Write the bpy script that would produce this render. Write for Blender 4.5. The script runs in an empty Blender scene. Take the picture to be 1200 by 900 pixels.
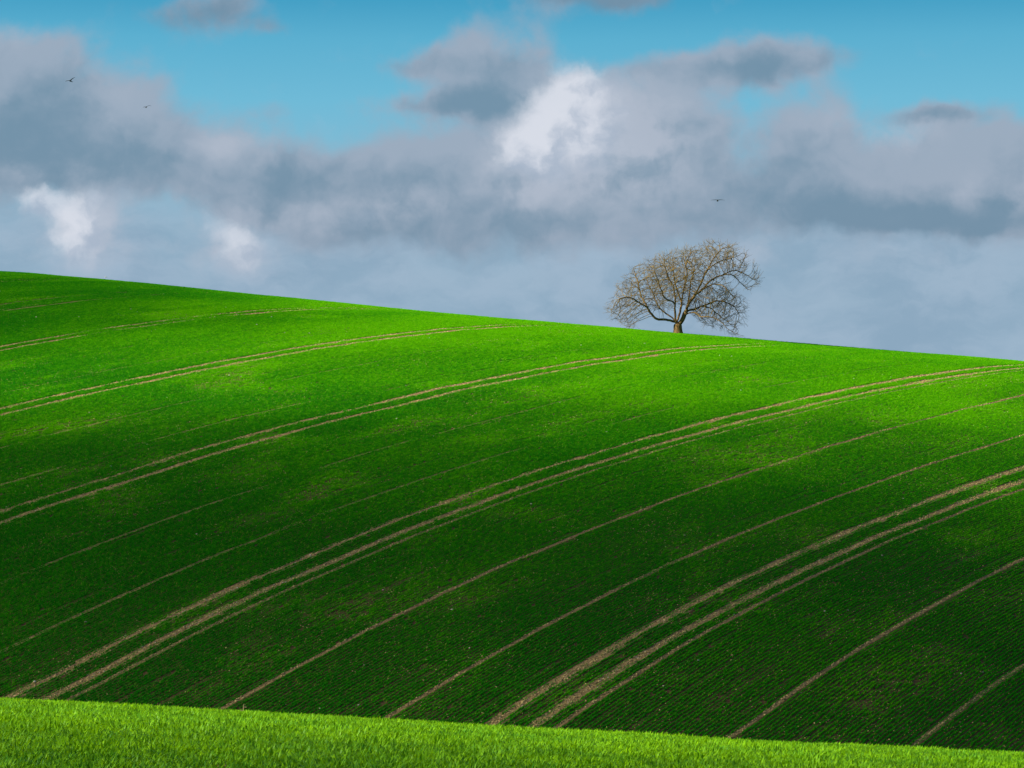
import bpy, bmesh, math, random
import numpy as np
from mathutils import Vector, Matrix, kdtree

rng = np.random.default_rng(7)
random.seed(7)
scene = bpy.context.scene
C = scene.collection
R = math.radians

# ------------------------------------------------------------------ camera
F = 3333.0                                   # focal length in pixels of a 1200 px wide frame
cam_d = bpy.data.cameras.new('camera'); cam = bpy.data.objects.new('camera', cam_d); C.objects.link(cam)
cam_d.sensor_width = 36.0; cam_d.lens = 36.0 * F / 1200.0
cam_d.clip_start = 0.5; cam_d.clip_end = 20000.0
cam.location = (0, 0, 0)
cam.rotation_euler = (R(90) + math.atan(150.0 / F), 0, 0)
scene.camera = cam

# ------------------------------------------------------------------ light
SUN_AZ, SUN_EL = R(-108.0), R(25.0)           # azimuth from +Y towards +X
sdir = Vector((math.sin(SUN_AZ) * math.cos(SUN_EL), math.cos(SUN_AZ) * math.cos(SUN_EL), math.sin(SUN_EL)))
sun_d = bpy.data.lights.new('sun', 'SUN'); sun_d.energy = 5.0; sun_d.angle = R(0.53); sun_d.color = (1.0, 0.9, 0.74)
sun = bpy.data.objects.new('sun', sun_d); C.objects.link(sun)
sun.rotation_euler = sdir.to_track_quat('Z', 'Y').to_euler(); sun.location = sdir * 500

# shade centre x, y, height; half sizes; turn; seed
SHADE_CLOUDS = [(-5, 118, -5, 95, 62, 13, R(6), 1), (45, 150, -3, 60, 50, 9, R(25), 2), (-68, 246, 17, 44, 62, 12, R(-10), 3), (-55, 140, 0, 45, 50, 6, R(-10), 4), (0, 4, -2, 45, 25, 16, R(3), 5)]
scene.view_settings.view_transform = 'Standard'
scene.view_settings.look = 'None'
EXPO = 1.2
scene.view_settings.exposure = EXPO
scene.view_settings.gamma = 1.0
scene.view_settings.use_curve_mapping = False

def lin(r, g, b):
    f = lambda c: ((c/255.0 + 0.055)/1.055)**2.4 if c/255.0 > 0.04045 else c/255.0/12.92
    return (f(r), f(g), f(b))

# ------------------------------------------------------------------ world: sky texture + clouds by direction
SKY_STRENGTH = 0.05
world = bpy.data.worlds.new('World'); scene.world = world; world.use_nodes = True
nt = world.node_tree; nt.nodes.clear()
class G:
    """tiny node helper"""
    def __init__(s, nt): s.nt = nt
    def n(s, t, **kw):
        o = s.nt.nodes.new(t)
        for k, v in kw.items(): setattr(o, k, v)
        return o
    def put(s, sock, v):
        if isinstance(v, bpy.types.NodeSocket): s.nt.links.new(v, sock)
        else: sock.default_value = v
    def m(s, op, a, b=None, c=None, clamp=False):
        o = s.n('ShaderNodeMath', operation=op, use_clamp=clamp)
        s.put(o.inputs[0], a)
        if b is not None: s.put(o.inputs[1], b)
        if c is not None: s.put(o.inputs[2], c)
        return o.outputs[0]
    def v(s, op, a, b=None, out=0):
        o = s.n('ShaderNodeVectorMath', operation=op)
        s.put(o.inputs[0], a)
        if b is not None: s.put(o.inputs[1], b)
        return o.outputs['Value'] if out else o.outputs[0]
    def mix(s, f, a, b, t='RGBA', blend='MIX'):
        o = s.n('ShaderNodeMix', data_type=t, blend_type=blend) if t == 'RGBA' else s.n('ShaderNodeMix', data_type=t)
        i = {'RGBA': (0, 6, 7, 2), 'FLOAT': (0, 2, 3, 0)}[t]
        s.put(o.inputs[i[0]], f)
        for k, x in ((i[1], a), (i[2], b)):
            if t == 'RGBA' and isinstance(x, tuple) and len(x) == 3: x = (*x, 1)
            s.put(o.inputs[k], x)
        return o.outputs[i[3]]
    def noise(s, vec, scale, detail=4, rough=0.5, col=False, dist=0.0):
        o = s.n('ShaderNodeTexNoise'); s.put(o.inputs['Vector'], vec)
        o.inputs['Scale'].default_value = scale; o.inputs['Detail'].default_value = detail
        o.inputs['Roughness'].default_value = rough; o.inputs['Distortion'].default_value = dist
        return o.outputs['Color'] if col else o.outputs[0]
    def ss(s, x, a, b, c=0.0, d=1.0):
        o = s.n('ShaderNodeMapRange', interpolation_type='SMOOTHSTEP')
        s.put(o.inputs[0], x)
        for i, q in enumerate((a, b, c, d)): s.put(o.inputs[i+1], q)
        return o.outputs[0]
    def comb(s, x, y, z=0.0):
        o = s.n('ShaderNodeCombineXYZ')
        for i, q in enumerate((x, y, z)): s.put(o.inputs[i], q)
        return o.outputs[0]
    def ramp(s, f, pts):
        o = s.n('ShaderNodeValToRGB'); cr = o.color_ramp
        while len(cr.elements) < len(pts): cr.elements.new(0.5)
        for e, (p, col) in zip(cr.elements, pts): e.position = p; e.color = (*col, 1)
        s.put(o.inputs[0], f); return o.outputs[0]
g = G(nt)
tc = g.n('ShaderNodeTexCoord')
sep = g.n('ShaderNodeSeparateXYZ'); g.put(sep.inputs[0], tc.outputs['Generated'])
az = g.m('ARCTAN2', sep.outputs[0], sep.outputs[1])
el = g.m('ARCSINE', sep.outputs[2])
U = g.m('MULTIPLY_ADD', az, 33.33, 6.0)         # angular coordinates: 1 unit = 1.72 degrees, U to the right, V down
V = g.m('MULTIPLY_ADD', el, -33.33, 6.0)
UV = g.comb(U, V)
# ragged-edge warp
w1 = g.v('SUBTRACT', g.noise(UV, 0.9, 4, 0.5, col=True), (0.5, 0.5, 0.5))
w2 = g.v('SUBTRACT', g.noise(UV, 3.6, 5, 0.6, col=True), (0.5, 0.5, 0.5))
def warped(a1, a2):
    return g.v('ADD', UV, g.v('ADD', g.v('MULTIPLY', w1, (a1, a1*.7, 0)), g.v('MULTIPLY', w2, (a2, a2*.8, 0))))
P_soft = warped(0.9, 0.22)
P_crisp = warped(0.5, 0.33)
def blobs(P, lst):
    acc = None
    for cx, cy, rx, ry, wt in lst:
        q = g.v('MULTIPLY', g.v('SUBTRACT', P, (cx, cy, 0)), (1/rx, 1/ry, 0))
        d = g.v('DOT_PRODUCT', q, q, out=1)
        e = g.m('POWER', 0.3679, d)
        acc = g.m('MULTIPLY', e, wt) if acc is None else g.m('MULTIPLY_ADD', e, wt, acc)
    return acc
fb = g.noise(UV, 1.3, 7, 0.55, dist=0.2)         # medium structure
fb2 = g.noise(g.v('ADD', UV, (13.7, 4.1, 2.0)), 0.55, 5, 0.5)
# clear sky
sky = g.n('ShaderNodeTexSky', sky_type='NISHITA', sun_disc=False)
sky.sun_elevation = SUN_EL; sky.sun_rotation = SUN_AZ % (2*math.pi); sky.altitude = 100; sky.air_density = 1.0; sky.dust_density = 0.3; sky.ozone_density = 2.0
K = 1.0 / SKY_STRENGTH / 2**EXPO
def LC(r, gg, b): return tuple(c*K for c in lin(r, gg, b))
t = g.m('DIVIDE', V, 6.0, clamp=True)
clear = g.ramp(t, [(0.0, LC(66,158,196)), (0.08, LC(92,175,208)), (0.20, LC(112,186,215)), (0.34, LC(134,186,210)), (0.55, LC(150,181,202)), (0.75, LC(150,178,200))])
for e in nt.nodes: pass
hi = g.ss(V, -6.0, -0.5)                        # well above the frame the plain sky texture takes over
base = g.mix(hi, sky.outputs[0], clear)
# grey cloud masses
grey = [(0.9,1.35,1.25,.75,1.25),(0.1,1.0,.8,.55,.8),(0.3,1.95,1.2,.5,.9),(1.7,1.9,.8,.5,.6),(5.5,2.7,1.8,.35,.7),(2.9,2.05,1.1,.55,1.1),(4.1,2.35,1.4,.6,1.0),(5.2,2.0,1.0,.55,.9),
        (5.75,.62,.68,.45,1.0),(5.7,1.15,.95,.35,.95),(5.0,.72,.6,.16,.7),(5.2,1.22,.9,.16,.6),(6.8,1.85,1.1,.9,1.2),(7.9,1.7,.8,.7,.8),(7.8,2.3,1.2,.6,.8),(9.05,.70,.95,.27,1.25),(8.3,.92,.75,.22,.9),
        (9.45,1.65,.55,.5,.9),(10.6,2.1,1.6,.6,1.2),(10.7,2.5,1.8,.36,1.1),(12.0,2.05,1.2,.62,1.1),(2.45,.18,.75,.3,1.05),(3.1,.45,.4,.12,.5),(7.2,-.08,1.2,.25,1.15),(11.0,1.38,.55,.13,.7),
        (3.1,1.25,.3,.15,.35),(-2,1.5,1.6,1.2,1.2),(14.5,1.6,1.6,1.2,1.2),(-5,.5,2,1.5,1.2),(18,1.,2,1.5,1.2)]
def nz(v_, sc, off=(0, 0, 0), d=5, rg=.48): return g.noise(g.v('ADD', v_, off), sc, d, rg)
dgrey = blobs(P_soft, grey)
dg = g.m('ADD', dgrey, g.m('MULTIPLY_ADD', fb, 1.5, -0.80))
cov = g.ss(dg, 0.22, 1.05)
# billows: the noise field compared with itself a little further from the sun, so tops catch the light
SH = (0.10, 0.16, 0)
UVs = g.v('ADD', P_soft, SH)
bil = g.m('SUBTRACT', g.m('ADD', nz(UVs, 1.1), g.m('MULTIPLY', nz(UVs, 2.6), .18)), g.m('ADD', nz(P_soft, 1.1), g.m('MULTIPLY', nz(P_soft, 2.6), .18)))
grey_lo = blobs(g.v('ADD', P_soft, (0.0, 0.30, 0)), grey)
edge = g.m('SUBTRACT', grey_lo, dgrey)           # positive along the upper rims of the masses
# low band of thin cloud above the ridge
low = g.m('MULTIPLY', g.ss(V, 1.7, 2.9), g.ss(fb2, 0.25, 0.6, 0.55, 1.0))
st = g.noise(g.v('MULTIPLY', P_soft, (.8, 1.7, 1)), 1.0, 6, .6)
lowcol = g.mix(g.ss(st, 0.34, 0.66), LC(140,168,191), LC(158,181,202))
c1 = g.mix(low, base, lowcol)
dark = [(.6,1.75,1.2,.5,1.0),(4.3,2.1,1.2,.28,.7),(3.5,2.05,.5,.25,.5),(5.75,.85,.7,.3,.55),(5.6,1.2,.7,.2,.6),(8.9,.78,.9,.25,.6),(10.6,2.62,1.6,.28,.75),(9.3,2.35,.8,.35,.7),(7.6,1.4,.5,.35,.6),
        (2.5,.2,.8,.3,.7),(7,0,1,.2,.9),(11.1,1.4,.5,.12,.9),(.3,1.1,.9,.4,.4),(5.9,2.55,1.6,.25,.2)]
tone = g.m('ADD', g.m('MULTIPLY', blobs(P_soft, dark), 0.55), g.m('MULTIPLY_ADD', fb, -0.8, 0.42))
tone = g.m('SUBTRACT', tone, g.m('MULTIPLY', bil, 1.3))
tone = g.m('SUBTRACT', tone, g.m('MULTIPLY', edge, .35))
gcol = g.mix(g.ss(tone, -0.15, 0.75), LC(157,171,189), LC(116,144,166))
c2 = g.mix(g.m('MULTIPLY', cov, 0.94), c1, gcol)
pale = [(2.75,1.72,.5,.22,.7),(9.6,1.45,.5,.25,.35),(10.6,1.62,.6,.2,.75),(4.6,2.45,.8,.2,.5),(.25,.55,.4,.2,.45),(7.2,1.75,.9,.6,1.5),(6.2,1.8,.6,.5,.5),(3.1,2.45,1.3,.2,.4),(1.7,2.85,.7,.35,.5),(4.4,2.75,.6,.2,.4),(11.6,2.3,.7,.35,.5),
        (.4,2.05,1.0,.15,.4),(1.3,1.1,.5,.3,.3),(.9,2.8,.7,.5,.8),(2.8,2.95,.7,.3,.7),(6.2,2.3,.7,.25,.6),(8.5,3.0,1.2,.2,.35),(10.5,3.1,1.2,.15,.3)]
dp = g.m('MULTIPLY', blobs(P_soft, pale), g.m('ADD', g.ss(fb, 0.3, 0.65, 0.35, 1.1), g.m('MULTIPLY', bil, 2.4)))
c3 = g.mix(g.ss(dp, 0.10, 1.0, 0.0, 0.85), c2, LC(177,187,203))
# sunlit cumulus heads
white = [(6.85,1.10,.40,.30,1.1),(6.55,1.42,.46,.34,1.1),(6.25,1.68,.42,.28,1.0),(6.08,1.95,.30,.2,.8),(6.95,1.5,.6,.5,.75),(6.6,1.9,.6,.3,.45),(.96,2.60,.38,.30,1.25),(.92,2.98,.36,.3,1.15),(.47,2.42,.26,.2,1.1),(1.42,2.30,.16,.12,.6),
         (2.86,3.0,.28,.22,1.45),(2.62,2.74,.32,.15,.8),(1.95,2.92,.25,.1,.65),(4.25,2.55,.3,.12,.45),(3.15,3.28,.25,.08,.5),(2.7,1.65,.35,.18,.4),(10.5,1.6,.4,.14,.35)]
P_shift = g.v('ADD', P_crisp, (0.13, 0.15, 0))
fbw = g.noise(P_crisp, 2.2, 7, 0.55); fbs = g.noise(P_shift, 2.2, 7, 0.55)
bw = blobs(P_crisp, white)
dw = g.m('ADD', bw, g.m('MULTIPLY_ADD', fbw, 1.5, -0.85))
wm = g.ss(dw, 0.0, 1.45)
litw = g.m('ADD', g.m('MULTIPLY', g.m('SUBTRACT', fbs, fbw), 2.4), g.m('SUBTRACT', blobs(P_shift, white), bw))
wcol = g.mix(g.ss(g.m('MULTIPLY_ADD', bw, .38, litw), -0.5, 0.85), LC(170,184,203), LC(222,226,236))
c4 = g.mix(g.m('MULTIPLY', wm, .84), c3, wcol)
bgn = g.n('ShaderNodeBackground'); g.put(bgn.inputs[0], c4); bgn.inputs[1].default_value = SKY_STRENGTH
wo = g.n('ShaderNodeOutputWorld'); nt.links.new(bgn.outputs[0], wo.inputs[0])

# ------------------------------------------------------------------ terrain functions
COEF = np.array([17.592, 6.9773, -14.874, -9.5454, -2.9639, -6.9596, -7.3177, -10.789, -4.4552, 0.71262, 14.431, 3.1978, 2.4477, 10.288, -5.5646])
def hill_poly(x, y):
    X = x/80.; Y = (y-260)/100.
    z = 0*X; n = 0
    for i in range(5):
        for j in range(5-i): z = z + COEF[n]*X**i*Y**j; n += 1
    return z
def softlim(v, a, b):          # identity up to a, then saturates towards a+b
    e = np.maximum(v-a, 0)
    return np.where(v > a, a + b*(1-np.exp(-e/b)), v)
def hill(x, y):
    xc = np.sign(x)*softlim(np.abs(x), 50., 22.)
    yc = softlim(y, 300., 25.)
    yc = -softlim(-yc, -85., 12.)
    z = hill_poly(xc, yc)
    s = np.clip((y-300.)/160., 0, 1); s = s*s*(3-2*s)
    return z*(1-s) + (-16.)*s
def near(x, y):
    z = -1.645 + .0045*y - .0010*y*y - .0558*x + 0.00022*x*x*0
    yy = np.maximum(y-48., 0)
    return z - 0.0016*yy*yy
def terrain(x, y):
    x = np.asarray(x, float); y = np.asarray(y, float)
    xn = np.sign(x)*softlim(np.abs(x), 60., 60.)
    yn = np.where(y < 0, -softlim(-y, 20., 30.), y)
    a = near(xn, np.minimum(yn, 160.)); b = hill(x, y)
    b = np.where(y < 70, b - (70-y)*0.35, b)
    k = 0.2
    m = np.maximum(a, b); d = np.abs(a-b)
    z = m + k*np.log1p(np.exp(-d/k))*0.5
    far = np.clip((np.hypot(x, y-150.)-700.)/800., 0, 1)
    return z*(1-far) + (-16.)*far
# drilling lines: row coordinate w grows to the right, s runs along the rows
TH = R(25.0); ST, CT = math.sin(TH), math.cos(TH); U0 = 82.15
KN = np.array([-15, -9, -6, -3, 0, 3, 4, 5, 6, 7, 8, 12])*6.0
KC = np.array([[0,0,0],[-.3,0,0],[.2,-.3,0],[.2,0,-.1],[.05,.1,-.25],[.114,-.062,-.194],[-.159,0,.236],[-.073,.012,.083],[.02,-.16,-.21],[.182,.24,-.01],[-.195,-.179,.06],[0,0,0]])
def corr(w, s):
    q = np.clip((s-160.)/60., -1.1, 1.3)
    c0 = np.interp(w, KN, KC[:,0]); c1_ = np.interp(w, KN, KC[:,1]); c2_ = np.interp(w, KN, KC[:,2])
    return c0 + c1_*q + c2_*q*q
def row_xy(w, s):              # plan position of row w at distance s along it
    wg = w - corr(w, s)
    a = wg - U0                # x cosT - y sinT
    return a*CT + s*ST, -a*ST + s*CT
def vnoise(x, y, seed=0):      # cheap value noise 0..1
    r = np.random.default_rng(seed).random((256, 256))
    xi = np.floor(x).astype(int); yi = np.floor(y).astype(int)
    fx = x-xi; fy = y-yi; fx = fx*fx*(3-2*fx); fy = fy*fy*(3-2*fy)
    g_ = lambda i, j: r[i % 256, j % 256]
    return (g_(xi,yi)*(1-fx)+g_(xi+1,yi)*fx)*(1-fy) + (g_(xi,yi+1)*(1-fx)+g_(xi+1,yi+1)*fx)*fy
def fbm(x, y, o=4, seed=0):
    t_ = 0; a = 1; n_ = 0
    for i in range(o): t_ = t_ + a*vnoise(x*2**i+17*i, y*2**i+5*i, seed+i); n_ += a; a *= .5
    return t_/n_

# ------------------------------------------------------------------ object helpers (the added shade clouds come after them)
def tag(o, label=None, cat=None, group=None, kind=None):
    for k, v in (('label', label), ('category', cat), ('group', group), ('kind', kind)):
        if v: o[k] = v
    return o
def mesh_obj(name, verts, faces, mat=None, parent=None, smooth=False, link=True):
    me = bpy.data.meshes.new(name)
    verts = np.asarray(verts, np.float32)
    if isinstance(faces, np.ndarray):
        nf, k = faces.shape
        me.vertices.add(len(verts)); me.vertices.foreach_set('co', verts.ravel())
        me.loops.add(nf*k); me.loops.foreach_set('vertex_index', faces.astype(np.int32).ravel())
        me.polygons.add(nf); me.polygons.foreach_set('loop_start', np.arange(0, nf*k, k, dtype=np.int32))
        me.update(calc_edges=True)
    else:
        me.from_pydata([tuple(map(float, v)) for v in verts], [], faces); me.update()
    if smooth: me.polygons.foreach_set('use_smooth', np.ones(len(me.polygons), bool))
    if mat: me.materials.append(mat)
    o = bpy.data.objects.new(name, me)
    if link: C.objects.link(o)
    if parent: o.parent = parent
    return o
def material(name):
    m = bpy.data.materials.new(name); m.use_nodes = True
    m.node_tree.nodes.clear(); return m, G(m.node_tree)

# ------------------------------------------------------------------ unseen low clouds added to shade hill and bank, beside and behind the camera
cl_m = bpy.data.materials.new('shade_cloud_vapour'); cl_m.use_nodes = True; cl_m.node_tree.nodes.clear(); q = G(cl_m.node_tree)
vs = q.n('ShaderNodeVolumeScatter'); vs.inputs['Color'].default_value = (1, 1, 1, 1); vs.inputs['Density'].default_value = .0175; vs.inputs['Anisotropy'].default_value = .6
om = q.n('ShaderNodeOutputMaterial'); q.nt.links.new(vs.outputs[0], om.inputs['Volume'])
def cloud(sx, sy, sz, rx, ry, rz_, ang, seed):
    """lumpy lens of vapour whose shade falls round (sx, sy, sz)"""
    bm = bmesh.new(); bmesh.ops.create_icosphere(bm, subdivisions=4, radius=1.0)
    for v in bm.verts:
        x_, y_, z_ = v.co; n_ = float(fbm(np.array(x_*1.7+9+seed+z_), np.array(y_*1.7+9+z_), 3, seed))
        k_ = .8+.45*n_; v.co = Vector((x_*k_*rx, y_*k_*ry, z_*rz_*(.6+.8*n_)))
    me = bpy.data.meshes.new('cloud'); bm.to_mesh(me); bm.free(); me.materials.append(cl_m)
    o = bpy.data.objects.new('cloud', me); C.objects.link(o)  # off-frame cloud added only for the shade it throws
    o.location = Vector((sx, sy, sz)) + sdir*(330/sdir.z); o.rotation_euler = (0, 0, ang)
    tag(o, kind='structure'); return o
for a_ in SHADE_CLOUDS: cloud(*a_)

# ------------------------------------------------------------------ ground material
soil, s_ = material('chalky_soil')
geo = s_.n('ShaderNodeNewGeometry'); pos = geo.outputs['Position']
n1 = s_.noise(pos, 0.35, 5, 0.6); n2 = s_.noise(pos, 9.0, 6, 0.7); n3 = s_.noise(pos, 30.0, 4, 0.7)
colr = s_.mix(s_.ss(n2, 0.3, 0.7), (0.032, 0.024, 0.007), (0.12, 0.082, 0.028))
colr = s_.mix(s_.ss(n3, 0.66, 0.78), colr, (0.40, 0.32, 0.2))
# the drilled soil's colour holds the row-gap shade, the wheelings and drill joins are dry and pale
wa = s_.n('ShaderNodeAttribute', attribute_name='row_w').outputs['Fac']
wob = s_.m('MULTIPLY_ADD', s_.noise(pos, .8, 4, .6), .16, -.08)
def near_line(off, period, hw):
    f_ = s_.m('SUBTRACT', s_.m('FLOORED_MODULO', s_.m('ADD', wa, -off+period/2), period), period/2)
    return s_.ss(s_.m('ADD', s_.m('ABSOLUTE', f_), wob), hw, hw+.10, 1.0, 0.0)
trk = s_.m('MAXIMUM', near_line(-2.2, 18.0, .26), s_.m('MAXIMUM', near_line(-.8, 18.0, .30), near_line(0.0, 6.0, .07)))
dry = s_.mix(s_.ss(n2, 0.3, 0.7), (0.13, 0.088, 0.032), (0.41, 0.28, 0.105))
dry = s_.mix(s_.ss(n3, 0.60, 0.72), dry, (0.55, 0.42, 0.26))
colr = s_.mix(trk, colr, dry)
bs = s_.n('ShaderNodeBsdfPrincipled'); s_.put(bs.inputs['Base Color'], colr); bs.inputs['Roughness'].default_value = 0.95
bs.inputs['Specular IOR Level'].default_value = 0.1
bp = s_.n('ShaderNodeBump'); bp.inputs['Strength'].default_value = 0.9; bp.inputs['Distance'].default_value = 0.05
s_.put(bp.inputs['Height'], n2); s_.nt.links.new(bp.outputs[0], bs.inputs['Normal'])
om = s_.n('ShaderNodeOutputMaterial'); s_.nt.links.new(bs.outputs[0], om.inputs[0])
# ground away from the modelled crop is the same young crop seen as a green sheet
far_gr, s_ = material('distant_pasture')
geo = s_.n('ShaderNodeNewGeometry'); pos = geo.outputs['Position']
cg = s_.mix(s_.noise(pos, 0.05, 5, 0.6), (0.02, 0.10, 0.008), (0.05, 0.16, 0.015))
bs = s_.n('ShaderNodeBsdfPrincipled'); s_.put(bs.inputs['Base Color'], cg); bs.inputs['Roughness'].default_value = 0.9
bs.inputs['Specular IOR Level'].default_value = 0.1
om = s_.n('ShaderNodeOutputMaterial'); s_.nt.links.new(bs.outputs[0], om.inputs[0])

def axis(fine0, fine1, step, out0, out1):
    a = list(np.arange(fine0, fine1+1e-6, step)); d = step
    lo = []; v = fine0
    while v > out0: d *= 1.25; v -= d; lo.append(v)
    hi_ = []; v = fine1; d = step
    while v < out1: d *= 1.25; v += d; hi_.append(v)
    return np.array(lo[::-1] + a + hi_)
gx = axis(-80, 90, 0.8, -6000, 6000); gy = axis(4, 330, 0.8, -400, 9000)
XX, YY = np.meshgrid(gx, gy)
ZZ = terrain(XX, YY) + (fbm(XX/9, YY/9, 3, 3)-.5)*0.16*(np.abs(XX) < 100)
nx, ny = len(gx), len(gy)
idx = np.arange(nx*ny).reshape(ny, nx)
fc = np.stack([idx[:-1,:-1], idx[:-1,1:], idx[1:,1:], idx[1:,:-1]], -1).reshape(-1, 4)
ground = mesh_obj('ground', np.stack([XX, YY, ZZ], -1).reshape(-1, 3), fc, soil, smooth=True)
ground.data.materials.append(far_gr)
fcx = (XX[:-1,:-1]+XX[1:,1:]).ravel()/2; fcy = (YY[:-1,:-1]+YY[1:,1:]).ravel()/2
infield = (np.abs(fcx) < 0.235*fcy+3.0) & (fcy > 12) & (fcy < 318)
ground.data.polygons.foreach_set('material_index', (~infield).astype(np.int32))
_w = XX*CT - YY*ST + U0; _s = XX*ST + YY*CT
_w0 = _w.copy()
for _ in range(4): _w = _w0 + corr(_w, _s)
_a = ground.data.attributes.new('row_w', 'FLOAT', 'POINT'); _a.data.foreach_set('value', _w.ravel().astype(np.float32))
tag(ground, kind='structure')
def gz(x, y):                  # height of the ground mesh
    return terrain(x, y) + (fbm(x/9, y/9, 3, 3)-.5)*0.16

# ------------------------------------------------------------------ crop
def leaf_material(name, c_a, c_b, trans, tmix=0.4, dry=(0.30, 0.22, 0.07), dryamt=0.06, wide=False, c_m=None):
    m, q = material(name)
    at = q.n('ShaderNodeAttribute', attribute_name='tint', attribute_type='INSTANCER')
    geo = q.n('ShaderNodeNewGeometry')
    rnd = geo.outputs['Random Per Island']
    f = q.m('ADD', q.m('MULTIPLY', at.outputs['Fac'], 0.45 if wide else 0.6), q.m('MULTIPLY', rnd, 0.55 if wide else 0.4))
    col = q.ramp(f, [(0.0, c_a), (0.5, c_m), (1.0, c_b)]) if c_m else q.mix(f, c_a, c_b)
    col = q.mix(q.ss(rnd, 1-dryamt, 1-dryamt+.01), col, dry)
    bs = q.n('ShaderNodeBsdfPrincipled'); q.put(bs.inputs['Base Color'], col)
    bs.inputs['Roughness'].default_value = 0.45 if wide else 0.6; bs.inputs['Specular IOR Level'].default_value = 0.09 if wide else 0.01
    tr = q.n('ShaderNodeBsdfTranslucent'); q.put(tr.inputs[0], q.mix(1.0, col, trans, blend='MULTIPLY'))
    mx = q.n('ShaderNodeMixShader'); mx.inputs[0].default_value = tmix
    q.nt.links.new(bs.outputs[0], mx.inputs[1]); q.nt.links.new(tr.outputs[0], mx.inputs[2])
    om = q.n('ShaderNodeOutputMaterial'); q.nt.links.new(mx.outputs[0], om.inputs[0])
    return m
m_hill = leaf_material('hill_crop_leaf', (0.001, 0.12, 0.008), (0.15, 0.48, 0.001), (2.2, 1.9, .6), tmix=.35, c_m=(.022, .235, .004), dryamt=.016, dry=(.42,.34,.08))  # leaf colour range also carries the painted brow light and slope shade
m_near = leaf_material('near_crop_leaf', (0.008, 0.13, 0.012), (0.27, 0.54, 0.001), (1.9, 1.7, .5), 0.28, dryamt=0.015, wide=True)

def blades(n, lx, ly, hmin, hmax, w, lean, segs=2, seed=0):
    """a clump of bent tapering leaves standing in a lx by ly footprint"""
    r = np.random.default_rng(seed); V_ = []; F_ = []
    for _ in range(n):
        x, y = (r.random()-.5)*lx, r.normal()*ly*.5
        a = r.random()*2*math.pi; h = hmin + (hmax-hmin)*r.random(); le = lean*(0.3+r.random())
        d = np.array([math.cos(a), math.sin(a), 0]); sd = np.array([-math.sin(a), math.cos(a), 0])*w*(.7+.6*r.random())*.5
        b0 = len(V_)
        for k in range(segs):
            t_ = k/segs
            c = np.array([x, y, 0]) + d*le*h*t_**1.8 + np.array([0, 0, h*(t_-0.25*le*t_**3)])
            ww = (1-t_*.55)
            V_ += [c-sd*ww, c+sd*ww]
        c = np.array([x, y, 0]) + d*le*h + np.array([0, 0, h*(1-.25*le)])
        V_.append(c)
        for k in range(segs-1): a_ = b0+2*k; F_.append((a_, a_+1, a_+3, a_+2))
        a_ = b0+2*(segs-1); F_.append((a_, a_+1, a_+2))
    return V_, F_
def scatter(name, pts, rotz, nrm, scl, pick, tint, sources, label, cat):
    """one object whose points carry instanced clumps"""
    coll = bpy.data.collections.new(name + '_sources')
    for i, so in enumerate(sources): coll.objects.link(so)
    o = mesh_obj(name, pts, [])
    me = o.data
    def attr(nm, ty, arr, key='value'):
        a = me.attributes.new(nm, ty, 'POINT'); a.data.foreach_set(key, np.asarray(arr).ravel())
    attr('rz', 'FLOAT', rotz.astype(np.float32)); attr('scl', 'FLOAT_VECTOR', scl.astype(np.float32), 'vector')
    attr('up', 'FLOAT_VECTOR', nrm.astype(np.float32), 'vector')
    attr('pick', 'INT', pick.astype(np.int32)); attr('tint', 'FLOAT', tint.astype(np.float32))
    ng = bpy.data.node_groups.new(name, 'GeometryNodeTree')
    ng.interface.new_socket('Geometry', in_out='INPUT', socket_type='NodeSocketGeometry')
    ng.interface.new_socket('Geometry', in_out='OUTPUT', socket_type='NodeSocketGeometry')
    N = ng.nodes; Lk = ng.links
    gi = N.new('NodeGroupInput'); go = N.new('NodeGroupOutput')
    ci = N.new('GeometryNodeCollectionInfo'); ci.inputs['Collection'].default_value = coll
    ci.inputs['Separate Children'].default_value = True; ci.inputs['Reset Children'].default_value = True
    iop = N.new('GeometryNodeInstanceOnPoints'); iop.inputs['Pick Instance'].default_value = True
    def named(nm, dt):
        a = N.new('GeometryNodeInputNamedAttribute'); a.data_type = dt; a.inputs['Name'].default_value = nm; return a.outputs['Attribute']
    al = N.new('FunctionNodeAlignRotationToVector'); al.axis = 'Z'
    Lk.new(named('up', 'FLOAT_VECTOR'), al.inputs['Vector'])
    rr = N.new('FunctionNodeRotateRotation'); rr.rotation_space = 'LOCAL'
    ax = N.new('FunctionNodeAxisAngleToRotation'); ax.inputs['Axis'].default_value = (0, 0, 1)
    Lk.new(named('rz', 'FLOAT'), ax.inputs['Angle'])
    Lk.new(al.outputs[0], rr.inputs[0]); Lk.new(ax.outputs[0], rr.inputs[1])
    Lk.new(gi.outputs[0], iop.inputs['Points']); Lk.new(ci.outputs[0], iop.inputs['Instance'])
    Lk.new(named('pick', 'INT'), iop.inputs['Instance Index']); Lk.new(rr.outputs[0], iop.inputs['Rotation'])
    Lk.new(named('scl', 'FLOAT_VECTOR'), iop.inputs['Scale'])
    Lk.new(iop.outputs[0], go.inputs[0])
    md = o.modifiers.new('scatter', 'NODES'); md.node_group = ng
    tag(o, label, cat, kind='stuff')
    return o

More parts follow.
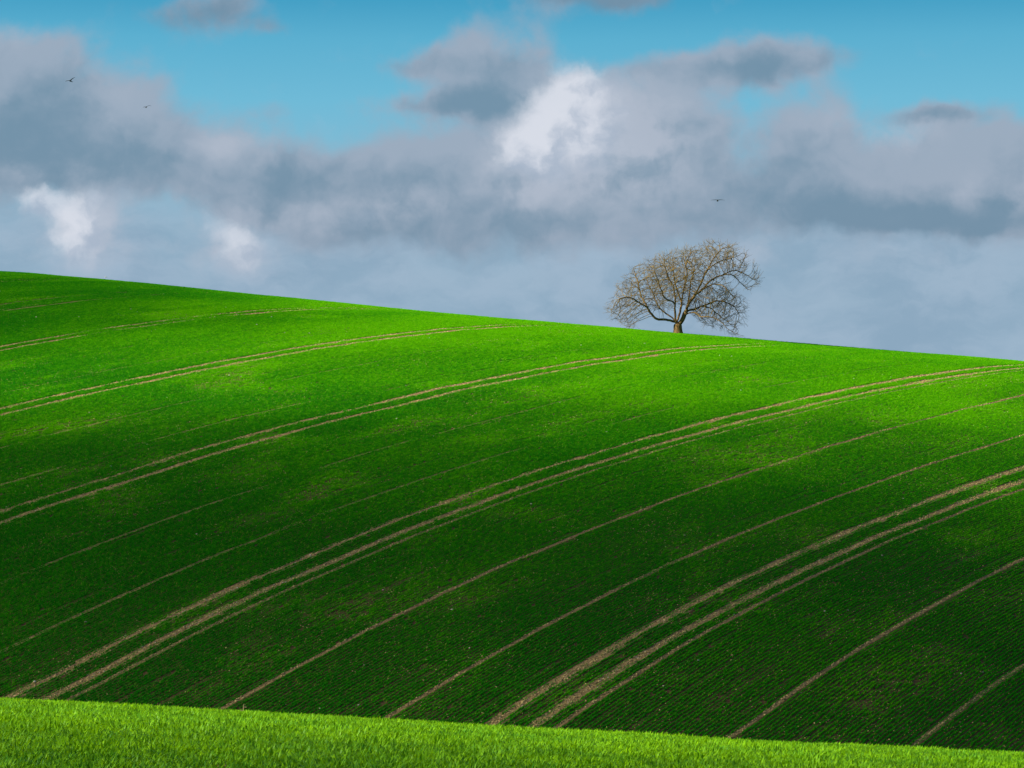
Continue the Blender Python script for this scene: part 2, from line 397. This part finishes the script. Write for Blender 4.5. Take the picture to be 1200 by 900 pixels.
# --- hill crop in drilled rows
ROW = 0.1875; SEG = 0.40
wv = np.arange(-110, 62, ROW); sv = np.arange(88, 330, SEG)
W, S = np.meshgrid(wv, sv, indexing='ij')
S = S + rng.random((len(wv), 1))*SEG
W0 = W.copy()
px, py = row_xy(W + rng.normal(0, .012, W.shape), S)
keep = (np.abs(px) < 0.232*py+1.5) & (py < 305) & (py > 84)
pz_n = near(px, py); keep &= (hill(px, py) > pz_n-0.2)
px, py, W, S = px[keep], py[keep], W[keep], S[keep]
print('hill segments', len(px))
brk = fbm(S/5.0, W/2.0, 3, 11)          # breaks along a line
dens = np.ones_like(px)
def gap(c, hw, strength=1.0, soft=0.05):
    """thin the crop where |w-c| < hw"""
    global dens
    k = np.clip((hw + soft - np.abs(W-c))/soft, 0, 1)
    dens = dens*(1-k*strength)
rag = (fbm(S/1.3, W*0+3, 4, 31)-.5)*0.16
for kt in (-15, -12, -9, -6, -3, 0, 3, 6, 9):
    c = kt*6 - 2.2; d_ = 1.4
    if kt == -9: c -= 1.2; d_ = 3.6
    hw = {3: .135, 6: .155, 0: .15, -3: .16}.get(kt, .16)
    st = np.clip(.80+(fbm(S/1.5, W*3+kt*3.3, 3, 41)-.35)*1.4, .62, 1) if kt > -6 else np.clip((fbm(S/6., W*0+kt, 3, 42)-.2)*5, 0, 1)
    hw = hw*(1+.7*np.clip((S-150)/70, 0, 1))
    if kt == 0: st = st*np.clip((236-S)/14, 0, 1)
    gap(c, hw + rag, st*.98); gap(c + d_, hw + .03 + rag*1.4, st*.92)
for k_, hw, st in ((3,.055,.95),(4,.07,.95),(5,.07,.95),(6,.07,.93),(7,.06,.97),(8,.05,.95),(9,.07,.9)):
    gap(k_*6, hw, st*np.clip(.8+(fbm(S/7., W*0+k_*7, 3, 51)-.3)*2, 0, 1))
for k_ in (-8,-7,-5,-4,-2,-1,1,2):
    gap(k_*6, .06, np.clip((fbm(S/9., W*0+k_*5, 3, 52)-.34)*3.2, 0, .72))
# sparse weak patches and thin rows
pt = fbm(S/9., W/3.2, 4, 61)
sparse = np.clip((pt-.55)*5, 0, 1) + 1.3*np.exp(-((S-136)/9)**2-((W+14)/1.4)**2)
rowweak = np.random.default_rng(5).random(len(wv))
rw = np.interp(W, wv, rowweak)
dens *= 1 - .5*np.maximum(sparse, .35*np.clip((fbm(S/25, W/9, 3, 62)-.4)*5, 0, 1))*(fbm(S/.7, W/.25, 2, 71) > .52)
dens *= np.where((rw > .9) & (fbm(S/5, W, 2, 77) > .5), .55, 1)
sel = (dens > .12) & (rng.random(len(px)) > .004)
px, py, W, S, dens, sparse = px[sel], py[sel], W[sel], S[sel], dens[sel], sparse[sel]
e = .3
hx = (gz(px+e, py)-gz(px-e, py))/(2*e); hy = (gz(px, py+e)-gz(px, py-e))/(2*e)
nrm = np.stack([-hx, -hy, np.ones_like(hx)], -1); nrm /= np.linalg.norm(nrm, axis=1)[:, None]
# align-to-vector turns +Z onto the normal by the shortest way, so the plan angle stays
rz = np.full(len(px), math.pi/2 - TH) + np.where(rng.random(len(px)) < .5, math.pi, 0)
hgt = (0.72 + .5*rng.random(len(px)))*(0.45+.55*np.clip(dens, 0, 1))*(0.85+.4*fbm(S/14, W/5, 3, 81))
scl = np.stack([1.05*np.ones_like(px), 0.8+.5*rng.random(len(px)), hgt], -1)
lvl = np.where(dens > .8, 0, np.where(dens > .5, 1, 2))
pick = lvl*3 + rng.integers(0, 3, len(px))
brow_light = np.clip((py-125-.25*px)/90, 0, 1)*np.clip(1+(px+12)/50, .4, 1)       # bright brow and shaded lower and left slope put into the crop colour
tint = np.clip(-.12 + .75*brow_light + .7*(fbm(S/20, W/8, 3, 91)-.4) + .4*rng.random(len(px)) + .3*sparse, 0, 1)
srcs = []
for lv, nb in enumerate((60, 40, 20)):
    for v_ in range(3):
        V_, F_ = blades(nb, SEG*1.1, .036, .06, .125, .022, .36, 2, 100+lv*10+v_)
        srcs.append(mesh_obj('crop_clump', V_, F_, m_hill, link=False))
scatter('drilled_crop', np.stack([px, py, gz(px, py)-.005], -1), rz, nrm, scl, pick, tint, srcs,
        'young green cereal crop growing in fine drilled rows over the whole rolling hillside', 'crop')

# --- near crop on the bank in front
n = 84000
yy = 13 + 36*rng.random(n)**.9; xx = (rng.random(n)*2-1)*(0.235*yy+1.2)
e = .2
hx = (gz(xx+e, yy)-gz(xx-e, yy))/(2*e); hy = (gz(xx, yy+e)-gz(xx, yy-e))/(2*e)
nrm = np.stack([-hx, -hy, np.ones_like(hx)], -1); nrm /= np.linalg.norm(nrm, axis=1)[:, None]
pn = fbm(xx/1.3, yy/1.3, 4, 21); 
hh = (.65+.7*rng.random(n))*(.7+.6*pn)
scl = np.stack([hh, hh, hh], -1)
tint = np.clip(.1+1.1*(pn-.3)+.4*rng.random(n), 0, 1)
srcs = []
for v_ in range(6):
    V_, F_ = blades(9, .09, .09, .045, .09, .0145, .95, 3, 300+v_)
    srcs.append(mesh_obj('grass_clump', V_, F_, m_near, link=False))
scatter('near_grass', np.stack([xx, yy, gz(xx, yy)-.004], -1), rng.random(n)*6.28, nrm, scl, rng.integers(0, 6, n), tint, srcs,
        'bright sunlit young grass-like crop covering the near bank along the bottom of the view', 'crop')

# --- pale flints lying in the field
m_fl, q = material('flint')
oi = q.n('ShaderNodeAttribute', attribute_name='tint', attribute_type='INSTANCER')
col = q.mix(oi.outputs['Fac'], (0.26, 0.21, 0.14), (0.6, 0.54, 0.42))
bs = q.n('ShaderNodeBsdfPrincipled'); q.put(bs.inputs['Base Color'], col); bs.inputs['Roughness'].default_value = .7
om = q.n('ShaderNodeOutputMaterial'); q.nt.links.new(bs.outputs[0], om.inputs[0])
srcs = []
for v_ in range(4):
    bm = bmesh.new(); bmesh.ops.create_icosphere(bm, subdivisions=1, radius=.5)
    r_ = random.Random(v_)
    for v in bm.verts: v.co *= .75+.5*r_.random()
    me = bpy.data.meshes.new('flint'); bm.to_mesh(me); bm.free(); me.materials.append(m_fl)
    srcs.append(bpy.data.objects.new('flint', me))
n = 9000
wq = rng.uniform(-105, 60, n); sq = rng.uniform(90, 300, n)
onw = rng.random(n) < .55
kt = rng.choice([-9,-6,-3,0,3,3,6,6,9], n)*6 - 2.2 + np.where(rng.random(n) < .5, 0, 1.4) + rng.normal(0, .13, n)
wq = np.where(onw, kt, wq)
fx_, fy_ = row_xy(wq, sq)
k_ = (np.abs(fx_) < .232*fy_) & (fy_ < 300) & (fy_ > 98)
fx_, fy_, onw = fx_[k_], fy_[k_], onw[k_]
n = len(fx_)
big = rng.random(n)
sz = np.where(onw, .03+.06*big**3, .03+.07*big**6)
zz = gz(fx_, fy_) + np.where(onw, .005, .02+.03*(big > .93))
scl = np.stack([sz*1.3, sz, sz*.8], -1)
up = np.tile([0., 0., 1.], (n, 1))
scatter('field_flints', np.stack([fx_, fy_, zz], -1), rng.random(n)*6.28, up, scl, rng.integers(0, 4, n), rng.random(n)**2, srcs,
        'small pale flints scattered over the hill field and thickest in the bare wheel tracks', 'stones')

# --- dry clods: thick in the wheelings and drill joins, thin between the rows where the crop is weak
m_cl, q = material('dry_clod')
oi = q.n('ShaderNodeAttribute', attribute_name='tint', attribute_type='INSTANCER')
bs = q.n('ShaderNodeBsdfPrincipled'); q.put(bs.inputs['Base Color'], q.mix(oi.outputs['Fac'], (0.12, 0.085, 0.03), (0.52, 0.39, 0.15))); bs.inputs['Roughness'].default_value = .95
om = q.n('ShaderNodeOutputMaterial'); q.nt.links.new(bs.outputs[0], om.inputs[0])
srcs = []
for v_ in range(5):
    bm = bmesh.new(); bmesh.ops.create_icosphere(bm, subdivisions=1, radius=.5)
    r_ = random.Random(40+v_)
    for v in bm.verts: v.co *= .6+.7*r_.random()
    me = bpy.data.meshes.new('clod'); bm.to_mesh(me); bm.free(); me.materials.append(m_cl)
    srcs.append(bpy.data.objects.new('clod', me))
n = 270000
sq = rng.uniform(90, 300, n); u_ = rng.random(n)
wt = rng.choice([-9,-6,-3,0,3,6,9], n)*6 - 2.2 + np.where(rng.random(n) < .5, 0, 1.4) + rng.normal(0, .12, n)
wj = rng.choice([3,4,5,6,7,8,9], n)*6 + rng.normal(0, .06, n)
wf = (np.floor(rng.uniform(-105, 60, n)/ROW)+.5)*ROW + wv[0] % ROW + rng.normal(0, .025, n)
wq = np.where(u_ < .38, wt, np.where(u_ < .48, wj, wf))
okp = (u_ < .48) | (fbm(sq/9., wf/3.2, 4, 61) + .25*fbm(sq/1.1, wf/.4, 2, 71) > .64) | (np.exp(-((sq-136)/9)**2-((wf+14)/1.4)**2) > .35)
wq, sq = wq[okp], sq[okp]; u_ = u_[okp]
fx_, fy_ = row_xy(wq, sq)
k_ = (np.abs(fx_) < .232*fy_) & (fy_ < 295) & (fy_ > 98)
fx_, fy_, u_ = fx_[k_], fy_[k_], u_[k_]
n = len(fx_)
sz = np.where(u_ < .48, .03+.06*rng.random(n)**2, .03+.035*rng.random(n))
zz = gz(fx_, fy_) + sz*.2 + np.where(u_ < .48, 0, .015)
scatter('soil_clods', np.stack([fx_, fy_, zz], -1), rng.random(n)*6.28, np.tile([0., 0., 1.], (n, 1)), np.stack([sz*1.3, sz, sz*.8], -1), rng.integers(0, 5, n), rng.random(n), srcs,
        'crumbled tan clods of dry earth lining the tractor wheel tracks and drill joins on the hill', 'soil')

# ------------------------------------------------------------------ the windswept tree
TY = 254.0; TX = 195.0/F*TY; TZ = float(gz(np.array(TX), np.array(TY)))
MP = TY/F/(1200/220.)                      # metres per unit of the branch tracing below
def tp(a, b, d=0.0):                       # tracing (right, down) and depth -> metres from the foot of the trunk
    return np.array([(a-565)*MP, d, (655-b)*MP])
trunk_l = [(566,668,0),(564,640,0),(563,615,0),(562,590,0)]
limbs = [  # (attach to limb index or -1 for trunk top, points)
 (-1, [(545,578,-.1),(500,567,-.3),(445,565,-.5),(408,545,-.7),(378,510,-.9),(345,480,-1.1),(300,452,-1.3),(262,430,-1.5),(215,425,-1.7),(175,445,-1.9)]),
 (0,  [(378,510,-.9),(345,450,-.6),(322,400,-.3),(310,330,0),(298,270,.3),(282,235,.5)]),
 (-1, [(550,575,.2),(530,545,.5),(480,512,.9),(445,478,1.3),(425,410,1.7),(390,340,2.1),(365,270,2.4)]),
 (-1, [(547,572,-.2),(540,520,-.5),(535,468,-.9),(490,450,-1.2),(455,420,-1.6),(438,360,-2.0),(415,290,-2.3),(400,225,-2.5)]),
 (-1, [(556,575,.1),(580,520,.3),(592,450,.6),(582,395,.9),(560,330,1.2),(545,250,1.5),(542,180,1.8)]),
 (3,  [(540,520,-.5),(548,430,-.5),(530,360,-.7),(492,290,-.9),(470,205,-1.1)]),
 (-1, [(574,588,0),(600,550,-.1),(622,510,-.2),(642,460,-.4),(667,410,-.6),(702,350,-.8),(722,300,-1.0),(747,258,-1.2),(792,222,-1.4),(850,190,-1.5),(925,168,-1.5)]),
 (6,  [(667,410,-.6),(718,370,-.3),(760,318,0),(810,287,.3),(862,270,.5),(922,275,.6),(968,318,.6),(1012,366,.5)]),
 (6,  [(747,258,-1.2),(772,205,-1.0),(800,155,-.7),(842,112,-.4)]),
 (6,  [(622,510,-.2),(628,440,.4),(645,380,1.0),(655,300,1.6),(675,230,2.1),(692,165,2.5)]),
 (4,  [(592,450,.6),(606,350,.2),(622,285,-.3),(620,200,-.8),(650,135,-1.2)]),
 (6,  [(622,510,-.2),(680,490,.5),(735,465,1.1),(790,482,1.6),(850,530,2.0),(905,572,2.2),(962,622,2.2)]),
 (11, [(735,465,1.1),(800,440,.8),(860,442,.5),(915,470,.3),(955,525,.1)]),
 (6,  [(610,530,-.2),(660,525,-.9),(702,558,-1.5),(770,565,-2.0),(838,600,-2.3),(898,648,-2.4),(965,676,-2.3)]),
 (7,  [(718,370,-.3),(790,340,-1.0),(848,352,-1.6),(888,392,-2.0),(925,445,-2.2)]),
 (7,  [(862,270,.5),(930,240,1.0),(1000,262,1.2),(1060,300,1.2)]),
]
STEP = 0.17
def resample(P_):
    P_ = np.array(P_); out = [P_[0]]
    for i in range(len(P_)-1):             # Catmull-Rom
        p0 = P_[max(i-1,0)]; p1 = P_[i]; p2 = P_[i+1]; p3 = P_[min(i+2,len(P_)-1)]
        n_ = max(1, int(round(np.linalg.norm(p2-p1)/STEP)))
        for k in range(1, n_+1):
            t_ = k/n_
            out.append(.5*((2*p1)+(-p0+p2)*t_+(2*p0-5*p1+4*p2-p3)*t_*t_+(-p0+3*p1-3*p2+p3)*t_**3))
    return np.array(out)
tr = np.random.default_rng(12)
node = []; par = []; own = []
def addn(p, q, o_): node.append(np.array(p, float)); par.append(q); own.append(o_); return len(node)-1
last = -1
for p in resample([tp(*q) for q in trunk_l]): last = addn(p, last, -1)
top = last; limb_nodes = []
for li, (at_, pts_) in enumerate(limbs):
    P_ = resample([tp(*q) for q in pts_])
    kink = np.cumsum(tr.normal(0, .022, P_.shape), 0); kink -= np.linspace(0, 1, len(P_))[:, None]*kink[-1]
    P_ = P_ + kink
    if at_ == -1: last = top
    else:
        cand = limb_nodes[at_]; d_ = [np.linalg.norm(node[c]-P_[0]) for c in cand]; last = cand[int(np.argmin(d_))]
    mine = []
    for p in P_[1:] if at_ != -1 else P_: last = addn(p, last, li); mine.append(last)
    limb_nodes.append(mine)
outline = np.array([(112,478),(150,420),(190,330),(262,238),(320,205),(380,178),(440,150),(500,132),(560,120),(620,100),(690,90),(760,76),(830,72),(900,75),(980,112),(1035,165),(1050,215),(1088,262),(1095,310),
  (1030,384),(968,352),(935,300),(880,285),(860,300),(905,350),(940,395),(985,440),(1000,520),(985,590),(985,684),(900,662),(830,602),(740,604),(655,545),(640,500),(600,480),(555,470),(500,520),(440,515),(400,500),(345,520),(312,545),(292,622),(225,615),(180,570),(120,545)], float)
def inside(p, poly):
    x, y = p[:, 0], p[:, 1]; r_ = np.zeros(len(p), bool); j = len(poly)-1
    for i in range(len(poly)):
        xi, yi = poly[i]; xj, yj = poly[j]
        c_ = ((yi > y) != (yj > y)) & (x < (xj-xi)*(y-yi)/(yj-yi+1e-9)+xi); r_ ^= c_; j = i
    return r_
def edist(p, poly):
    best = np.full(len(p), 1e9)
    for i in range(len(poly)):
        a_ = poly[i]; b_ = poly[(i+1) % len(poly)]; ab = b_-a_
        t_ = np.clip(((p-a_)@ab)/(ab@ab), 0, 1); best = np.minimum(best, np.linalg.norm(p-(a_+t_[:, None]*ab), axis=1))
    return best
cand = tr.uniform((100, 60), (1110, 700), (40000, 2)); cand = cand[inside(cand, outline)]
dd = edist(cand, outline)*MP
half = 3.6*np.sqrt(np.clip(dd/1.9, 0.02, 1))*np.clip(1-np.abs(cand[:, 0]-600)/900, .5, 1)
att = np.stack([(cand[:, 0]-565)*MP, tr.uniform(-1, 1, len(cand))*half, (655-cand[:, 1])*MP], -1)
att = att[(fbm(att[:,0]*1.1+40, att[:,2]*1.1+att[:,1]*.8+40, 2, 5) > .40)][:10500]
near_i = np.zeros(len(att), int); near_d = np.full(len(att), 1e9); alive = np.ones(len(att), bool)
nch = {}
done = 0; KILL = .245; INFL = 2.2
for it in range(90):
    new = np.array(node[done:])
    if len(new) == 0: break
    for c0 in range(0, len(new), 500):
        d_ = np.linalg.norm(att[:, None]-new[None, c0:c0+500], axis=2); k = d_.argmin(1); m_ = d_[np.arange(len(att)), k]
        u_ = m_ < near_d; near_d[u_] = m_[u_]; near_i[u_] = done+c0+k[u_]
    done = len(node)
    alive &= near_d > KILL
    a_ = np.where(alive & (near_d < INFL))[0]
    if len(a_) == 0: break
    acc = {}
    for i in a_:
        v = att[i]-node[near_i[i]]; acc.setdefault(int(near_i[i]), []).append(v/np.linalg.norm(v))
    for k, vs in acc.items():
        nch[k] = nch.get(k, 0)+1
        if own[k] == -1 or nch[k] > (3 if own[k] >= 0 else 2): continue
        v = np.mean(vs, 0); x_ = node[k][0]
        v = v/(np.linalg.norm(v)+1e-6)
        hgt_ = node[k][2]
        v = v + np.array([.14 if hgt_ > 3.5 else .03, 0, .14 if (x_ < 3 or hgt_ > 5) else -.08]) + tr.normal(0, .05, 3)
        if par[k] >= 0:
            pd = node[k]-node[par[k]]; v = v + .6*pd/(np.linalg.norm(pd)+1e-6)
        v /= np.linalg.norm(v)
        p = node[k]+v*STEP
        addn(p, k, -2)
# fine end twigs
childs = [[] for _ in node]
for i, p in enumerate(par):
    if p >= 0: childs[p].append(i)
tips = [i for i in range(len(node)) if not childs[i]]
for i in list(tips) + [j for j in range(len(node)) if own[j] == -2 and tr.random() < .30]:
    if par[i] < 0: continue
    base_ = node[i]-node[par[i]]; base_ /= np.linalg.norm(base_)
    hx_, hz_ = node[i][0], node[i][2]
    sweep = np.array([.17 if hx_ > 0 else .04, 0, .28]) if hz_ > 4.6 else np.array([.10 if hx_ > 1 else -.08, 0, .24 if hx_ < 2.5 else -.08])
    for q in range(3 if not childs[i] else 1):
        v = base_ + tr.normal(0, .34, 3) + sweep; v /= np.linalg.norm(v)
        a1 = i
        for s_i in range(tr.integers(3, 6)):
            v = v + sweep*.3 + tr.normal(0, .05, 3); v /= np.linalg.norm(v)
            a1 = addn(node[a1]+v*.13, a1, -2)
NN = len(node); pos_ = np.array(node)
childs = [[] for _ in range(NN)]
for i, p in enumerate(par):
    if p >= 0: childs[p].append(i)
rad = np.zeros(NN); EX = 2.25; TIP = .0062
for i in range(NN-1, -1, -1):
    rad[i] = TIP if not childs[i] else (sum(rad[c]**EX for c in childs[i]))**(1/EX)
print('tree nodes', NN, 'tips', sum(1 for c in childs if not c), 'trunk r', rad[0])
rs_ = .40/rad[top]; rad[rad > .02] = .02*(rad[rad > .02]/.02)**.74; q_ = np.clip((rad-.02)/(rad[top]-.02), 0, 1); rad = np.where(rad > .02, rad*(1-q_**3) + rad*(.32/rad[top])*q_**3, rad)
# trunk flare and swelling at the fork
for i in range(top+1):
    h_ = pos_[i][2]; rad[i] = .35 + .13*math.exp(-max(h_, 0)/.25) - (.07 if i == top else 0)
chains = []
start = [(0, None)]
while start:
    i, p = start.pop(); ch = [i] if p is None else [p, i]
    cur = i
    while childs[cur]:
        cs = childs[cur]
        same = [c for c in cs if own[c] == own[cur] and own[c] >= -1]
        nx_ = same[0] if same else (max(cs, key=lambda c: rad[c]) if own[cur] == -2 else None)
        for c in cs:
            if c != nx_: start.append((c, cur))
        if nx_ is None: break
        cur = nx_; ch.append(cur)
    chains.append((own[i], ch, p is not None))
def tube(Vl, Fl, pts, rr, sides, wob=0.0):
    b0 = len(Vl); n_ = len(pts); prev = None
    for k in range(n_):
        t_ = pts[min(k+1, n_-1)]-pts[max(k-1, 0)]; t_ = t_/(np.linalg.norm(t_)+1e-9)
        if prev is None:
            ref = np.array([0, 1, 0]) if abs(t_[1]) < .8 else np.array([1, 0, 0]); u_ = np.cross(t_, ref)
        else: u_ = prev - t_*(prev@t_)
        u_ /= np.linalg.norm(u_)+1e-9; prev = u_; w_ = np.cross(t_, u_)
        for j in range(sides):
            a_ = 2*math.pi*j/sides; q = rr[k]*(1+wob*math.sin(j*2.1+k*.35)*math.cos(j*1.3-k*.2))
            Vl.append(pts[k]+q*(math.cos(a_)*u_+math.sin(a_)*w_))
    for k in range(n_-1):
        for j in range(sides):
            a_ = b0+k*sides+j; b_ = b0+k*sides+(j+1) % sides; Fl.append((a_, b_, b_+sides, a_+sides))
    Fl.append(tuple(range(b0+(n_-1)*sides, b0+n_*sides)))
def bark_mat(name, ca, cb):
    m, q = material(name)
    tcx = q.n('ShaderNodeTexCoord'); mp = q.v('MULTIPLY', tcx.outputs['Object'], (1, 1, .35))
    n_ = q.noise(mp, 7, 6, .65); n2_ = q.noise(tcx.outputs['Object'], 1.2, 3, .5)
    col = q.mix(q.ss(n_, .3, .7), ca, cb); col = q.mix(q.ss(n2_, .5, .7, 0, .45), col, (.13, .13, .05))
    bs = q.n('ShaderNodeBsdfPrincipled'); q.put(bs.inputs['Base Color'], col); bs.inputs['Roughness'].default_value = .9
    bs.inputs['Specular IOR Level'].default_value = .1
    bp = q.n('ShaderNodeBump'); bp.inputs['Strength'].default_value = .8; bp.inputs['Distance'].default_value = .04
    q.put(bp.inputs['Height'], n_); q.nt.links.new(bp.outputs[0], bs.inputs['Normal'])
    om = q.n('ShaderNodeOutputMaterial'); q.nt.links.new(bs.outputs[0], om.inputs[0]); return m
m_bark = bark_mat('bark', (.05, .034, .013), (.23, .15, .058)); m_twig = bark_mat('twig_bark', (.07, .050, .012), (.23, .160, .042))
tree = bpy.data.objects.new('bare_tree', None); C.objects.link(tree); tree.location = (TX, TY, TZ); tree.empty_display_size = .5
tag(tree, 'lone leafless windswept tree leaning to the right on the crest of the green hill', 'tree')
groups_ = {}
for ow, ch, attached in chains:
    Vl, Fl = groups_.setdefault(ow, ([], []))
    pts_ = [pos_[c] for c in ch]; rr = [rad[c] for c in ch]
    if attached: rr[0] = min(rad[ch[0]], rr[1]*(1.25 if ow >= 0 else 1.1))
    mx_ = max(rr)
    tube(Vl, Fl, pts_, rr, 12 if mx_ > .2 else 8 if mx_ > .06 else 5 if mx_ > .02 else 3, .06 if mx_ > .1 else 0)
for ow in sorted(groups_):
    Vl, Fl = groups_[ow]
    mesh_obj({-1: 'trunk', -2: 'crown'}.get(ow, 'limb'), np.array(Vl), Fl, m_twig if ow == -2 else m_bark, tree, smooth=True)

# ------------------------------------------------------------------ birds
m_dark, q = material('dark_plumage')
bs = q.n('ShaderNodeBsdfPrincipled'); tcx = q.n('ShaderNodeTexCoord')
q.put(bs.inputs['Base Color'], q.mix(q.noise(tcx.outputs['Object'], 8, 3), (.012, .012, .014), (.04, .037, .035))); bs.inputs['Roughness'].default_value = .6
om = q.n('ShaderNodeOutputMaterial'); q.nt.links.new(bs.outputs[0], om.inputs[0])
m_white, q = material('white_plumage')
bs = q.n('ShaderNodeBsdfPrincipled'); tcx = q.n('ShaderNodeTexCoord')
q.put(bs.inputs['Base Color'], q.mix(q.noise(tcx.outputs['Object'], 5, 3), (.8, .8, .8), (.6, .62, .65))); bs.inputs['Roughness'].default_value = .7
om = q.n('ShaderNodeOutputMaterial'); q.nt.links.new(bs.outputs[0], om.inputs[0])
def sky_at(px_, py_, d_):
    """point at distance d_ along the sight direction of a photo pixel"""
    p_ = math.atan(150.0/F); xc_ = (px_-600)/F; zc_ = (450-py_)/F
    return Vector((xc_, math.cos(p_)-zc_*math.sin(p_), math.sin(p_)+zc_*math.cos(p_)))*d_
def bird(loc, span, prof_l, prof_r, heading, bank, mat, label, group):
    """gull-like bird; prof = wing bend as (out, up, back) fractions of half a span"""
    V_, F_ = [], []
    S_ = span
    ring = [(-.34,.004,.0),(-.30,.03,.0),(-.22,.042,.0),(-.1,.062,-.004),(.04,.066,-.006),(.16,.05,0),(.22,.036,.012),(.27,.035,.018),(.31,.022,.014),(.36,.004,.006)]
    for x_, r__, z_ in ring:
        for j in range(8):
            a_ = j*math.pi/4; V_.append((math.cos(a_)*r__*S_*.8, x_*S_*.8, (math.sin(a_)*r__*.9+z_)*S_*.8))
    for k in range(len(ring)-1):
        for j in range(8):
            a_ = k*8+j; b_ = k*8+(j+1) % 8; F_.append((a_, b_, b_+8, a_+8))
    F_.append(tuple(range(7, -1, -1))); F_.append(tuple(range((len(ring)-1)*8, len(ring)*8)))
    for sg, prof in ((-1, prof_l), (1, prof_r)):
        b0 = len(V_)
        for k, (o_, u_, bk) in enumerate(prof):
            ch = [.17, .16, .13, .085, .012][k]*S_; th = [.02, .016, .011, .007, .003][k]*S_
            x_ = sg*(.03+o_*.5)*S_; z_ = (u_*.5+.015)*S_; y_ = (.07-bk*.5)*S_
            V_ += [(x_, y_+ch*.35, z_), (x_, y_, z_+th), (x_, y_-ch*.65, z_), (x_, y_, z_-th*.4)]
        for k in range(4):
            for j in range(4):
                a_ = b0+k*4+j; b_ = b0+k*4+(j+1) % 4
                F_.append((a_, b_, b_+4, a_+4) if sg > 0 else (a_+4, b_+4, b_, a_))
        F_.append(tuple(b0+16+j for j in range(4)))
        F_.append(tuple(b0+3-j for j in range(4)))
    b0 = len(V_)                                  # fanned tail
    for (x_, y_) in ((-.02,-.24),(.02,-.24),(.07,-.40),(0,-.42),(-.07,-.40)):
        V_ += [(x_*S_, y_*S_*.9, .006*S_), (x_*S_, y_*S_*.9, -.004*S_)]
    F_.append((b0, b0+2, b0+4, b0+6, b0+8)); F_.append((b0+9, b0+7, b0+5, b0+3, b0+1))
    for j in range(5): F_.append((b0+2*j, b0+2*j+1, b0+(2*j+3) % 10, b0+(2*j+2) % 10))
    o = mesh_obj('flying_bird', V_, F_, mat, smooth=True)
    o.location = loc; o.rotation_euler = (R(4), R(bank), R(heading))
    tag(o, label, 'bird', group); return o
glide = [(0,0,0),(.28,.10,-.04),(.52,.12,0),(.78,.06,.10),(1,-.02,.24)]
up_l = [(0,0,0),(.25,.16,-.04),(.48,.26,0),(.72,.36,.10),(.95,.44,.22)]
up_r = [(0,0,0),(.25,.12,-.04),(.5,.16,0),(.75,.20,.10),(.98,.20,.22)]
flat_ = [(0,.02,0),(.28,.05,-.04),(.52,.05,0),(.78,.04,.08),(1,.02,.18)]
arch = [(0,0,0),(.28,.05,-.04),(.52,.04,0),(.76,-.10,.10),(.95,-.26,.24)]
bird(sky_at(82.5, 95.0, 235), .95, up_l, up_r, 160, 12, m_dark, 'dark bird with raised wings before the grey cloud, leftmost and highest of the birds', 'birds in the sky')
bird(sky_at(171.5, 125.5, 250), .95, glide, arch, 200, 14, m_dark, 'dark bird gliding with one wing dipped, a little right of and below the highest bird', 'birds in the sky')
bird(sky_at(841, 235.0, 262), 1.25, flat_, flat_, 178, 0, m_dark, 'dark bird gliding on level outstretched wings high above the bare tree', 'birds in the sky')
bird(sky_at(124, 325, 420), .75, up_r, up_r, 100, 5, m_white, 'tiny white bird flying just over the ridge at the upper left of the hill', 'birds in the sky')

# ------------------------------------------------------------------ one dead stalk on the edge of the near bank
m_stalk, q = material('dead_stalk'); tcx = q.n('ShaderNodeTexCoord')
bs = q.n('ShaderNodeBsdfPrincipled'); q.put(bs.inputs['Base Color'], q.mix(q.noise(tcx.outputs['Object'], 40, 3), (.22, .15, .07), (.4, .30, .17))); bs.inputs['Roughness'].default_value = .8
om = q.n('ShaderNodeOutputMaterial'); q.nt.links.new(bs.outputs[0], om.inputs[0])
Vl, Fl = [], []
tube(Vl, Fl, [np.array(p) for p in ((0,0,-.02),(.004,0,.06),(-.002,.004,.12),(.006,.004,.18))], [.006,.005,.004,.002], 6)
tube(Vl, Fl, [np.array(p) for p in ((-.002,.004,.11),(.02,.01,.15),(.026,.01,.175))], [.004,.003,.002], 5)
for lz, sg in ((.05, 1), (.085, -1), (.13, 1)):
    b0 = len(Vl); Vl += [np.array(p) for p in ((0,0,lz),(sg*.025,.006,lz+.012),(sg*.05,.0,lz+.004),(sg*.024,-.008,lz+.004),(sg*.024,0,lz-.003))]
    Fl += [(b0,b0+1,b0+2,b0+3),(b0,b0+4,b0+2,b0+1),(b0,b0+3,b0+2,b0+4)]
SX, SY = -3.63, 38.6
st = mesh_obj('dead_stalk', np.array(Vl), Fl, m_stalk); st.location = (SX, SY, float(gz(np.array(SX), np.array(SY))))
tag(st, 'single dry pale stalk standing up from the edge of the near green bank', 'plant')
